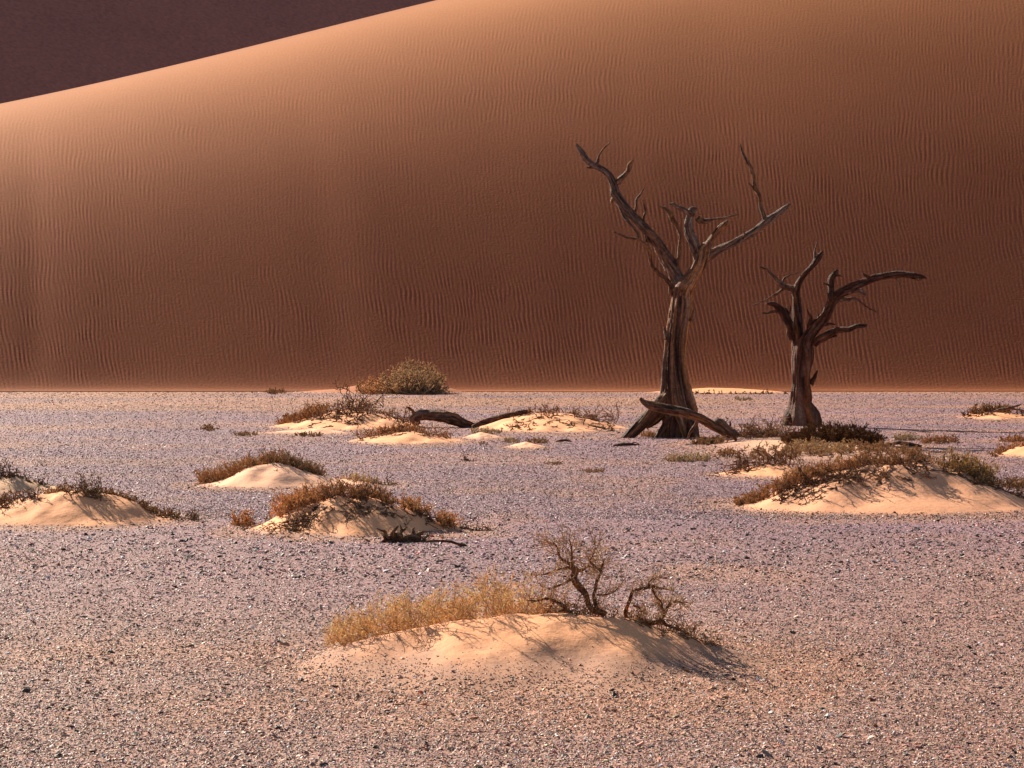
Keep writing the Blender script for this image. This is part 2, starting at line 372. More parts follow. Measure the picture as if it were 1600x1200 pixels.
# ------------------------------------------------------------------ gravel stones (one mass)
def stones(N, spx_fn, seed, dark=0.5, yr=(612, 1290), template='oct', xr=(-120, 1720)):
    r = np.random.default_rng(seed)
    py = r.uniform(yr[0], yr[1], N); px = r.uniform(xr[0], xr[1], N)
    Yp = gY(py) ; Xp = (px - CX) / F * Yp
    ok = Yp < 106.6; Xp, Yp, py = Xp[ok], Yp[ok], py[ok]
    sc_ = sandcover(Xp, Yp); ok = r.random(len(Xp)) > np.clip(sc_ * 1.5, 0, 0.9 + .3 * (sc_ > .9)); Xp, Yp, py, sc_ = Xp[ok], Yp[ok], py[ok], sc_[ok]
    n_ = len(Xp); size = spx_fn(r, py, n_) / scale(Yp) * 0.5 * (1 - .5 * np.sqrt(sc_))
    if template == 'oct':
        T = np.array([[1, 0, 0], [0, 1, 0], [-1, 0, 0], [0, -1, 0], [.3, .2, 1], [0, 0, -.6]], float)
        Fc = np.array([[0, 1, 4], [1, 2, 4], [2, 3, 4], [3, 0, 4], [1, 0, 5], [2, 1, 5], [3, 2, 5], [0, 3, 5]])
    else:
        a8 = np.arange(6) * np.pi / 3
        T = np.concatenate([np.stack([np.cos(a8), np.sin(a8), 0 * a8 - .1], -1), np.stack([.65 * np.cos(a8 + .4), .65 * np.sin(a8 + .4), 0 * a8 + .7], -1), [[0, 0, .85]], [[0, 0, -.5]]])
        Fc = []
        for i in range(6):
            j = (i + 1) % 6; Fc += [[i, j, 6 + i], [j, 6 + j, 6 + i], [6 + i, 6 + j, 12], [j, i, 13]]
        Fc = np.array(Fc)
    k = len(T); V = T[None] * (1 + 0.38 * r.uniform(-1, 1, (n_, k, 1))) + 0.22 * r.uniform(-1, 1, (n_, k, 3))
    asp = np.stack([r.uniform(.75, 1.35, n_), r.uniform(.6, 1.0, n_), r.uniform(.22, .58, n_)], -1)
    V = V * asp[:, None] * size[:, None, None]
    an = r.uniform(0, 2 * np.pi, n_); ca, sa = np.cos(an), np.sin(an)
    ti = r.normal(0, .28, n_); V[..., 2] += V[..., 0] * ti[:, None]
    x = V[..., 0] * ca[:, None] - V[..., 1] * sa[:, None]; y = V[..., 0] * sa[:, None] + V[..., 1] * ca[:, None]
    gz = ground_z(Xp, Yp) + 0.001
    V = np.stack([x + Xp[:, None], y + Yp[:, None], V[..., 2] + (gz + size * 0.12)[:, None]], -1)
    c = gravel_col(Xp, Yp)
    lum = np.exp(r.normal(-0.06, 0.46, n_))
    c = c * lum[:, None] * np.exp(r.normal(0, .10, (n_, 3)))
    tone = r.random(n_)
    c = np.where((tone < 0.10)[:, None], c * np.array([1.25, .95, .72]), c)          # ochre stones
    c = np.where((tone > 1 - dark * 0.16)[:, None], np.array([.045, .032, .028]) * (0.6 + r.random((n_, 1))), c)   # dark slate
    c = np.where(((tone > .48) & (tone < .53))[:, None], np.array([.66, .60, .60]), c)   # quartz
    c = np.clip(c, 0.01, 0.85)
    c = np.repeat(c[:, None], k, 1)
    Fa = (Fc[None] + (np.arange(n_) * k)[:, None, None]).reshape(-1, 3)
    return V.reshape(-1, 3), Fa, c.reshape(-1, 3)
def sz_small(r, py, n_):
    base = np.interp(py, [612, 660, 760, 860, 960, 1200], [1.8, 2.0, 2.4, 3.0, 3.4, 4.1])
    return base * np.exp(r.normal(0, 0.30, n_))
def sz_big(r, py, n_):
    base = np.interp(py, [612, 700, 780, 860, 960, 1200], [2.0, 2.4, 3.6, 5.6, 6.0, 8.0])
    return base * np.exp(r.normal(0, 0.30, n_))
parts = [stones(200000, sz_small, 1), stones(190000, sz_small, 8, 1.0, yr=(612, 810)), stones(110000, sz_small, 5, yr=(800, 1290)), stones(6000, sz_big, 2, 1.6, template='big'),
         stones(3500, sz_big, 3, 2.2, yr=(800, 905), template='big')]
V = np.concatenate([p[0] for p in parts]); off = np.cumsum([0] + [len(p[0]) for p in parts[:-1]])
Fa = np.concatenate([p[1] + o_ for p, o_ in zip(parts, off)]); C_ = np.concatenate([p[2] for p in parts])
gs = make_mesh('gravel', V, [Fa], M['pebble'], col=C_, smooth_=False)
tag(gs, 'loose lavender, ochre and dark stones strewn over the plain', 'gravel', kind='stuff')

# ------------------------------------------------------------------ wood: tubes along measured lines
GREY = np.array([.29, .20, .16]); ORG = np.array([.44, .21, .075]); DARK = np.array([.03, .014, .012]); BRN = np.array([.21, .10, .055]); WHT = np.array([.6, .55, .5])
def catmull(P, n):
    P = np.asarray(P, float); Q = np.concatenate([[2 * P[0] - P[1]], P, [2 * P[-1] - P[-2]]]); out = []
    for i in range(len(P) - 1):
        p0, p1, p2, p3 = Q[i:i + 4]; t = np.linspace(0, 1, n, endpoint=False)[:, None]
        out.append(0.5 * ((2 * p1) + (-p0 + p2) * t + (2 * p0 - 5 * p1 + 4 * p2 - p3) * t ** 2 + (-p0 + 3 * p1 - 3 * p2 + p3) * t ** 3))
    out.append(P[-1:]); o = np.concatenate(out)
    lin = np.stack([np.interp(np.linspace(0, len(P) - 1, len(o)), np.arange(len(P)), P[:, k]) for k in range(P.shape[1])], -1)
    return .5 * o + .5 * lin
def tube(P, r, ns=14, sub=6, rough=0.26, seed=0, twist=2.0, mix=(0.4, 0.38, 0.3), fr=9, knots=0.25, wander=0.0, tone=1.0):
    """closed tapering limb with fibrous ridges. P (n,3) r (n,) -> V, faces(list), col"""
    D = catmull(np.c_[P, r], sub); C, rr = D[:, :3], np.clip(D[:, 3], 1e-4, None)
    s = np.concatenate([[0], np.cumsum(np.linalg.norm(np.diff(C, axis=0), axis=1))])
    if wander:
        wv = np.stack([noise(s / (rr.mean() * 7), 0 * s, k * 5.0, seed) for k in range(3)], -1)
        C = C + wv * rr[:, None] * wander
    T = nrm(np.gradient(C, axis=0)); ref = np.array([0.13, 0.95, 0.05])
    A = nrm(np.cross(T, ref)); B = np.cross(T, A)
    th = np.linspace(0, 2 * np.pi, ns, endpoint=False)
    rm = rr.mean(); tw = th[None] + twist * s[:, None] / (rm * 22)
    cx, cy = np.cos(tw), np.sin(tw); sl = s[:, None] / (rm * 9)
    rid = fbm(cx * fr * .35, cy * fr * .35, sl + 0 * cx, seed, 4)
    low = noise(cx * 1.1, cy * 1.1, sl * 2.2, seed + 5)
    kn = np.clip(noise(cx * 1.6, cy * 1.6, s[:, None] / (rm * 4) + 0 * cx, seed + 9) - .35, 0, 1)
    rad = rr[:, None] * (1 + rough * rid + 0.15 * low + knots * kn)
    V = C[:, None] + rad[..., None] * (np.cos(th)[None, :, None] * A[:, None] + np.sin(th)[None, :, None] * B[:, None])
    a = fbm(cx * 1.3, cy * 1.3, sl * .8, seed + 21, 3); b_ = fbm(cx * 2.5, cy * 2.5, sl * .5, seed + 31, 3)
    w1 = smooth(0.25 - mix[0] * 1.2, 0.5, a)[..., None]; w2 = smooth(0.5 - mix[1] * 1.6, 0.55, b_)[..., None]
    col = BRN + (GREY - BRN) * w1; col = col + (ORG - col) * w2
    dk = smooth(0.0, -0.5, rid)[..., None]; col = col + (DARK - col) * dk * 0.85          # darker in the cracks between ridges
    spk = (smooth(0.45, 0.7, noise(cx * 3, cy * 3, sl * 5, seed + 77)) * 0.5)[..., None]; col = col + (WHT - col) * spk * mix[2]
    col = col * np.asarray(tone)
    fib = np.stack([cx + 0 * sl, cy + 0 * sl, sl * .55 + 0 * cx], -1).reshape(-1, 3); fib = np.concatenate([fib, fib[:1], fib[-1:]]) + seed * 3.7
    n = len(C); Vf = np.concatenate([V.reshape(-1, 3), C[:1], C[-1:]]); cf = np.concatenate([col.reshape(-1, 3), col[0, :1], col[-1, :1]])
    q = grid_faces(n, ns, True); j = np.arange(ns); j2 = (j + 1) % ns
    capa = np.stack([j2, j, 0 * j + n * ns], -1); capb = np.stack([(n - 1) * ns + j, (n - 1) * ns + j2, 0 * j + n * ns + 1], -1)
    return Vf, q, np.concatenate([capa, capb]), np.c_[cf, fib]
def join(ts):
    V, Q, T, C = [], [], [], []; o = 0
    for v, q, t, c in ts: V.append(v); Q.append(q + o); T.append(t + o); C.append(c); o += len(v)
    return np.concatenate(V), np.concatenate(Q), np.concatenate(T), np.concatenate(C)
def put(name, ts, parent, loc, mat='wood'):
    V, Q, T, C = join(ts); o = make_mesh(name, V, [Q, T], M[mat], parent, C[:, :3], True, loc)
    a = o.data.attributes.new('fib', 'FLOAT_VECTOR', 'POINT'); a.data.foreach_set('vector', C[:, 3:].astype(np.float32).ravel()); return o

def limb_builder(Y0, jitter_seed):
    """turns measured (px,py,rpx) lines into 3-D lines near depth Y0; a limb starts at its parent's depth"""
    r = np.random.default_rng(jitter_seed); store = []
    def L(pts, drift=None, root=False):
        p = np.array(pts, float); d0 = 0.0
        if store and not root:
            best = min(((np.hypot(q[:, 0] - p[0, 0], q[:, 1] - p[0, 1]).min(), i) for i, q in enumerate(store)))
            q = store[best[1]]; d0 = q[np.argmin(np.hypot(q[:, 0] - p[0, 0], q[:, 1] - p[0, 1])), 3]
        if drift is None: drift = r.uniform(-1, 1) * 0.45
        s = np.concatenate([[0], np.cumsum(np.hypot(*np.diff(p[:, :2], axis=0).T))]) / scale(Y0)
        dep = d0 + drift * s
        store.append(np.c_[p[:, :2], p[:, 2], dep])
        P = np.stack([at(a, b, Y0 + d) for (a, b), d in zip(p[:, :2], dep)])
        return P, p[:, 2] / scale(Y0)
    return L

# ---- large dead tree
Y1 = float(gY(682)); base1 = np.array([(1062 - CX) / F * Y1, Y1, 0.0])
t1 = empty('dead_tree', base1, 'taller dead tree with wide forked limbs and a log leaning on its base', 'dead tree', 'dead trees on the plain')
L = limb_builder(Y1, 3)
def part(name, parent, base, lines, ns=14, sub=6, root=False, drift=None, **kw):
    ts = []
    for i, ln in enumerate(lines):
        P, r = L(ln, drift, root); ts.append(tube(P, r, ns, sub, seed=int(abs(ln[0][0] * 7 + ln[-1][1])) % 977 + i, **kw))
    return [put(name, [t], parent, base) for t in ts][0]
trunk = part('trunk', t1, base1, [[(1067,692,20),(1064,670,24),(1060,647,26),(1057,625,24.5),(1056,600,20),(1055,570,18),(1056,540,16),(1060,512,16.5),(1064,485,17),(1066,462,15),(1068,445,12)]], ns=72, sub=22, drift=0.0, rough=0.36, twist=1.6, mix=(.2, .36, .3), fr=9, knots=.6, wander=.12)
part('root', t1, base1, [[(1048,618,13),(1030,634,12),(1012,652,10.5),(992,672,8.5),(974,688,6)], [(1050,635,8),(1036,648,6),(1022,660,5),(1010,668,3)]], ns=28, sub=12, drift=-0.35, rough=.25, mix=(.3, .2, .2), tone=(.8, .7, .65))  # tone puts the shade at the tree foot into the root colour
part('root', t1, base1, [[(1072,650,14),(1078,668,12),(1084,690,9)], [(1056,655,16),(1052,672,17),(1050,690,17)], [(1044,662,8),(1034,676,7),(1024,690,6)]], ns=28, sub=10, drift=-0.5, rough=.3, mix=(.3, .25, .1), tone=(.65, .5, .45))  # deeper shade put into the colour of these roots
bA = part('branch', t1, base1, [[(1064,470,12),(1062,450,13),(1057,432,11.5),(1048,414,10),(1035,395,9),(1020,373,8.5),(1002,353,8),(987,337,7.5),(973,320,7.5),(964,306,7),(961,292,5.8),(953,276,5.2),(942,266,4.6),(928,259,5),(916,250,4.8),(907,236,4),(900,225,1.6)]], ns=24, sub=8, drift=.25, mix=(.75, .12, .2), knots=.35, wander=.5)
for ln in ([(932,259,3),(935,245,1.7),(943,233,1.3),(954,222,.7)], [(961,290,4.5),(972,274,4),(979,266,3.6),(983,256,4.2),(989,249,1.2)], [(990,335,2.6),(994,318,2),(999,305,1.7),(1006,293,.7)],
           [(1010,378,2.6),(1006,352,2),(1008,332,1.8),(1004,312,1)], [(967,318,3),(974,336,2.8),(986,352,2.5),(999,371,2)], [(1003,352,2.5),(1000,340,1.6),(990,333,1.2),(985,325,.8)], [(1022,385,2),(1014,376,1.6),(1007,366,1)]):
    part('twig', bA, base1, [ln], ns=8, sub=5, wander=.8, mix=(.3, .45, .3))
part('branch', t1, base1, [[(1052,458,4.5),(1044,442,3.6),(1033,430,3.2),(1022,418,3.2),(1015,402,3.2),(1010,383,3.6),(996,372,2.6),(980,370,1.7),(968,366,1.2),(959,362,.7)]], ns=10, sub=6, wander=.8, mix=(.25, .5, .2))
part('branch', t1, base1, [[(1058,448,4),(1057,425,3.2),(1061,402,3),(1064,372,2.6),(1058,352,3.4),(1050,336,4.2),(1041,328,3.2),(1032,323,1.4)]], ns=10, sub=6, wander=.8, mix=(.2, .5, .2))
bC = part('branch', t1, base1, [[(1066,472,12),(1070,450,14),(1080,430,11.5),(1090,412,10.5),(1096,398,9.5),(1100,388,7),(1106,383,6),(1116,368,5),(1126,356,5),(1133,350,4.5),(1137,344,1.2)]], ns=24, sub=8, drift=-.2, mix=(.25, .55, .2), knots=.35, wander=.4)
part('twig', bC, base1, [[(1104,402,4.5),(1107,392,4),(1106,380,3)], [(1112,374,3),(1108,383,2)]], ns=8, sub=4)
bG = part('branch', t1, base1, [[(1090,412,7),(1087,397,6.5),(1086,380,7.5),(1079,366,7),(1077,352,6),(1081,341,6),(1085,331,6),(1090,327,2)]], ns=18, sub=8, mix=(.9, .05, .9), knots=.6, wander=.7, drift=.1)
part('twig', bG, base1, [[(1080,338,4.8),(1070,331,4),(1058,325,3.4),(1051,321,3.2),(1045,318,1)]], ns=10, sub=5, mix=(.9, .05, 1.0), knots=.6, wander=.8)
part('twig', bG, base1, [[(1086,336,4.8),(1093,343,5.5),(1102,346,4),(1115,343,1.9),(1132,341,1.7),(1153,335,.9)]], ns=10, sub=5, wander=.8, knots=.6)
bD = part('branch', t1, base1, [[(1094,412,7),(1104,404,7.5),(1120,394,6.2),(1150,379,6),(1175,363,5.8),(1194,347,6.4),(1212,336,5.2),(1226,326,4.6),(1236,318,1.6)]], ns=20, sub=8, drift=.3, mix=(.8, .12, .3), knots=.4, wander=.6)
part('twig', bD, base1, [[(1198,345,4),(1194,333,3.6),(1188,315,2.8),(1181,294,3),(1177,275,3.2),(1171,258,3),(1163,243,2.4),(1157,224,.8)], [(1180,296,2.2),(1174,290,1.2),(1169,286,.6)]], ns=10, sub=6, wander=.8)
part('stub', t1, base1, [[(1044,530,5),(1040,522,3),(1037,512,1)], [(1076,500,6),(1083,492,3),(1085,482,1.2)]], ns=10, sub=5)

part('stub', t1, base1, [[(1042,606,5),(1036,596,3),(1034,588,1)]], ns=9, sub=5, rough=.4)
part('stub', bD, base1, [[(1160,374,3),(1163,366,1.8),(1161,360,.7)]], ns=8, sub=4, rough=.4)
part('stub', bA, base1, [[(963,306,5),(957,312,3.6),(955,318,1.2)]], ns=9, sub=4, rough=.5, mix=(.1, .9, .2))
part('stub', bA, base1, [[(929,258,3.4),(922,262,2.4),(917,261,.8)]], ns=8, sub=4, rough=.5)

# ---- smaller dead tree
Y2 = float(gY(664)); base2 = np.array([(1252 - CX) / F * Y2, Y2, 0.0])
t2 = empty('dead_tree', base2, 'shorter dark dead tree with a swollen base and a long arm reaching right', 'dead tree', 'dead trees on the plain')
L = limb_builder(Y2, 5)
dk = dict(mix=(.12, .22, .5), tone=(.55, .42, .37))  # tone makes the wood darker, shade put into its colour
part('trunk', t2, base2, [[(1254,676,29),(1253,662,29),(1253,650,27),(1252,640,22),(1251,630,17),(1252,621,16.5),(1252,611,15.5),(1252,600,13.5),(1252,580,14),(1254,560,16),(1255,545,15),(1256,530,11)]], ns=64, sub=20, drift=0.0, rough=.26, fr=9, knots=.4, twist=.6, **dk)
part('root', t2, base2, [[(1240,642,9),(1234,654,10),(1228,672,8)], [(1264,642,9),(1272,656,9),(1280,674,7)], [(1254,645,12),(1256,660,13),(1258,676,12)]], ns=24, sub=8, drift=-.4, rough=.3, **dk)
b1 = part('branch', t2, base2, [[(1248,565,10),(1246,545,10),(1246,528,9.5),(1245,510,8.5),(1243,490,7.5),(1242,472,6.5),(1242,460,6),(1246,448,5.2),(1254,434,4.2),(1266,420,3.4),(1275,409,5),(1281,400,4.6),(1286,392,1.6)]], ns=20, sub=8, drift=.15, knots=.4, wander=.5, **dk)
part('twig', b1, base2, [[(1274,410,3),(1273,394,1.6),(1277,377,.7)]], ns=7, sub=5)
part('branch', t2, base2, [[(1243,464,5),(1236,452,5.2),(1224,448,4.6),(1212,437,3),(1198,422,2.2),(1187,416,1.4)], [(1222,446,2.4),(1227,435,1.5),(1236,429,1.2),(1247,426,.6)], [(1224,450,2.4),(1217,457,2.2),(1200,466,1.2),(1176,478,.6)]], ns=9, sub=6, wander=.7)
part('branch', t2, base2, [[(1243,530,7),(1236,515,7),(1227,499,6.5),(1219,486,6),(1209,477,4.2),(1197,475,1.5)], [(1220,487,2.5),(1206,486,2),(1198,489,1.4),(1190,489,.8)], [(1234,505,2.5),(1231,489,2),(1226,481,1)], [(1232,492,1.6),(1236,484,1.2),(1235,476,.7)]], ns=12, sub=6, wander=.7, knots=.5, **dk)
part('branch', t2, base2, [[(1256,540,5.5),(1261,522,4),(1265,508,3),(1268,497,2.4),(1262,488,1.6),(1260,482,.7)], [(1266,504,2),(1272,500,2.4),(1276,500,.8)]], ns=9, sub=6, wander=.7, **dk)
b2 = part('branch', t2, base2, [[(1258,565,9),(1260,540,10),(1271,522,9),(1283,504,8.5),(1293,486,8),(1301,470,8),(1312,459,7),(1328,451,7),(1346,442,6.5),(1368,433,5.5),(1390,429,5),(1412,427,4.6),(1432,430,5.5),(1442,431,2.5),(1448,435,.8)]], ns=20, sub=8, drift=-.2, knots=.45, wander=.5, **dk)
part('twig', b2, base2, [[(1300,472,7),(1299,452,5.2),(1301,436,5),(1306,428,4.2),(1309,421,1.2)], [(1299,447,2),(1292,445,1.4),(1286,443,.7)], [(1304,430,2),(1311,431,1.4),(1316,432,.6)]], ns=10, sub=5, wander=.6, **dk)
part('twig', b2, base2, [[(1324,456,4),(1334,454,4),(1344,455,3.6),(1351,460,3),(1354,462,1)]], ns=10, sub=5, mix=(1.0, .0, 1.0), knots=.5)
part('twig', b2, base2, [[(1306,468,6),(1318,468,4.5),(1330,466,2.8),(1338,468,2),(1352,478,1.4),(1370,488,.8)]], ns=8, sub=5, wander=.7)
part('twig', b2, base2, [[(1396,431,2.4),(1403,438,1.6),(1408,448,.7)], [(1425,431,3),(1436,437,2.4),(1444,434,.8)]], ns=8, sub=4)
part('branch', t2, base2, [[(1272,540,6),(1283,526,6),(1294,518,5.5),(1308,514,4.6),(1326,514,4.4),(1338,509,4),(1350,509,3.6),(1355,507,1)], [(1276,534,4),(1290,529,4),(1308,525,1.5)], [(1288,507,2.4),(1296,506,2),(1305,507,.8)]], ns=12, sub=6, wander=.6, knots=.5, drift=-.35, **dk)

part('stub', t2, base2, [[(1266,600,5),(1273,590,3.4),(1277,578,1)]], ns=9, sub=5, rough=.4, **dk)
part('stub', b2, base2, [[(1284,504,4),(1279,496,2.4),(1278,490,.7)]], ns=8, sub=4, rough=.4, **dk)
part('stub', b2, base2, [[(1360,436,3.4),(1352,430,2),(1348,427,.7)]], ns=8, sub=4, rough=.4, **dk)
# ---- logs
def log(name, lines, py0, label, group, ns=22, sub=9, dr=0.0, extra=(), **kw):
    global L
    Yl = float(gY(py0)); L = limb_builder(Yl, int(py0)); x0 = (lines[0][len(lines[0]) // 2][0] - CX) / F * Yl
    b_ = np.array([x0, Yl, 0.0]); o = empty(name, b_, label, 'log', group)
    part('trunk', o, b_, lines, ns, sub, drift=dr, **kw)
    for e in extra: part('branch', o, b_, [e], 9, 5, wander=.6)
    return o
log('fallen_log', [[(1000,622,1.8),(1007,629,4.5),(1020,635,7),(1040,639,7.5),(1062,643,7.5),(1086,650,7.5),(1104,658,7),(1120,668,6.2),(1132,677,5),(1141,684,3)]], 690,
    'weathered log leaning across the base of the taller dead tree', 'fallen logs', dr=0.0, rough=.28, mix=(.4, .3, .1),
    extra=([(1104,657,3),(1118,664,5),(1132,672,5.5),(1144,682,4),(1150,688,2)], [(1092,654,3),(1086,664,2.6),(1080,674,2),(1075,686,1.4)], [(1120,657,2.4),(1122,652,1.2)], [(1116,664,3.5),(1124,657,4.5),(1133,666,5),(1147,680,3)], [(1130,670,5),(1144,675,4.5),(1156,682,2.5)], [(1138,672,2.5),(1142,664,1.8),(1141,658,.8)]))
log('fallen_log', [[(652,664,4),(645,655,6.5),(652,648,7.5),(668,646,7.5),(690,648,8.5),(712,653,8),(728,660,6.5),(742,665,4.5),(752,664,2)]], 667,
    'thick dark arched log lying on the gravel, left of the slender one', 'fallen logs', rough=.34, mix=(.1, .1, 0), wander=.5, knots=.6,
    extra=([(648,652,4),(645,643,2.5),(640,639,2),(636,636,.8)],))
log('fallen_log', [[(738,667,3),(752,661,4),(770,656,4.5),(790,650,4.5),(812,645,4),(830,642,2)]], 668,
    'slender dark log rising onto the twiggy mound beside the thick arched one', 'fallen logs', rough=.2, mix=(.1, .1, 0))
log('fallen_log', [[(1548,645,1),(1560,641,2.2),(1575,638,2),(1590,634,1.6),(1596,631,.6)], [(1575,638,1.6),(1590,640,1.4),(1606,642,1)]], 654,
    'thin dead stick on the small mound by the right edge', 'fallen logs', ns=8, sub=5)
log('fallen_log', [[(1390,694,1.5),(1405,692,3),(1425,695,3.5),(1440,697,1.5)]], 698, 'short grey log lying among scrub right of the smaller tree', 'fallen logs', ns=10, sub=5, mix=(.6, .1, .3))
log('fallen_log', [[(958,696,1.2),(972,694.5,2.6),(985,694,2.2),(998,695,.8)], [(985,694,1.3),(992,691,.8),(1002,696,.5)]], 696.5, 'dark flat piece of driftwood left of the ochre tuft near the tall tree', 'fallen logs', ns=9, sub=5, mix=(.1, .1, 0))
log('fallen_log', [[(908,669,.8),(920,667,2.2),(934,668,2.5),(946,669,1)]], 671, 'small dark branch lying at the right foot of the twiggy mound', 'fallen logs', ns=8, sub=5, mix=(.1, .1, 0))
log('fallen_log', [[(868,690,.8),(876,688,2),(884,688,1.8),(893,690,.7)]], 690.5, 'smallest dark branch, lying flat between the twiggy mound and the gravel', 'fallen logs', ns=8, sub=5, mix=(.1, .1, 0))

# ------------------------------------------------------------------ fine plants
def seg_mesh(p0, p1, r0, r1, c0, c1):
    d = nrm(p1 - p0); ref = np.where(np.abs(d[:, 2:3]) > .8, [[1., 0, 0]], [[0, 0, 1.]]); a = nrm(np.cross(d, ref)); b = np.cross(d, a)
    V = []
    for p, r in ((p0, r0), (p1, r1)):
        for k in range(3):
            an = k * 2 * np.pi / 3; V.append(p + r[:, None] * (a * math.cos(an) + b * math.sin(an)))
    V = np.stack(V, 1); n_ = len(p0)
    Fq = np.array([[0, 1, 4, 3], [1, 2, 5, 4], [2, 0, 3, 5]])[None] + (np.arange(n_) * 6)[:, None, None]
    C = np.stack([c0] * 3 + [c1] * 3, 1)
    return V.reshape(-1, 3), Fq.reshape(-1, 4), C.reshape(-1, 3)
def grow(P, D, Ln, n, wander, up, r, flat=0.0):
    pts = [P]; 
    for i in range(n):
        D = nrm(D + wander * r.normal(size=D.shape) + np.array([0, 0, up]))
        if flat: D[:, 2] *= (1 - flat); D = nrm(D)
        P = P + D * (Ln / n)[:, None]; pts.append(P)
    return np.stack(pts, 1)
def sprout(pts, k, r, spread, lo=.25, bias=None):
    m, n = pts.shape[:2]; idx = np.repeat(np.arange(m), k); t = r.uniform(lo, 1, m * k) * (n - 1.001); i = t.astype(int); f = (t - i)[:, None]
    P = pts[idx, i] * (1 - f) + pts[idx, i + 1] * f; D = nrm(pts[idx, i + 1] - pts[idx, i])
    D = nrm(D + spread * r.normal(size=D.shape) + (0 if bias is None else bias))
    return P, D
def to_segs(pts, r0, taper, c, r, cv=.25):
    m, n = pts.shape[:2]
    rad = r0 * np.linspace(1, taper, n)
    cc = np.asarray(c)[None] * np.exp(r.normal(0, cv, (m, 1))) if np.ndim(c) == 1 else c
    p0 = pts[:, :-1].reshape(-1, 3); p1 = pts[:, 1:].reshape(-1, 3)
    return p0, p1, np.tile(rad[:-1], m), np.tile(rad[1:], m), np.repeat(cc, n - 1, 0), np.repeat(cc, n - 1, 0)
def emit(name, segs, mat, parent, loc, lift=True):
    S = [np.concatenate(z) for z in zip(*segs)]
    if lift:
        for k in (0, 1):
            gz = ground_z(S[k][:, 0], S[k][:, 1]); S[k][:, 2] = np.maximum(S[k][:, 2], gz + 0.004)
    V, Fq, C = seg_mesh(*S)
    o = make_mesh(name, V, [Fq], M[mat], parent, np.clip(C, 0.005, .9), False, loc); return o

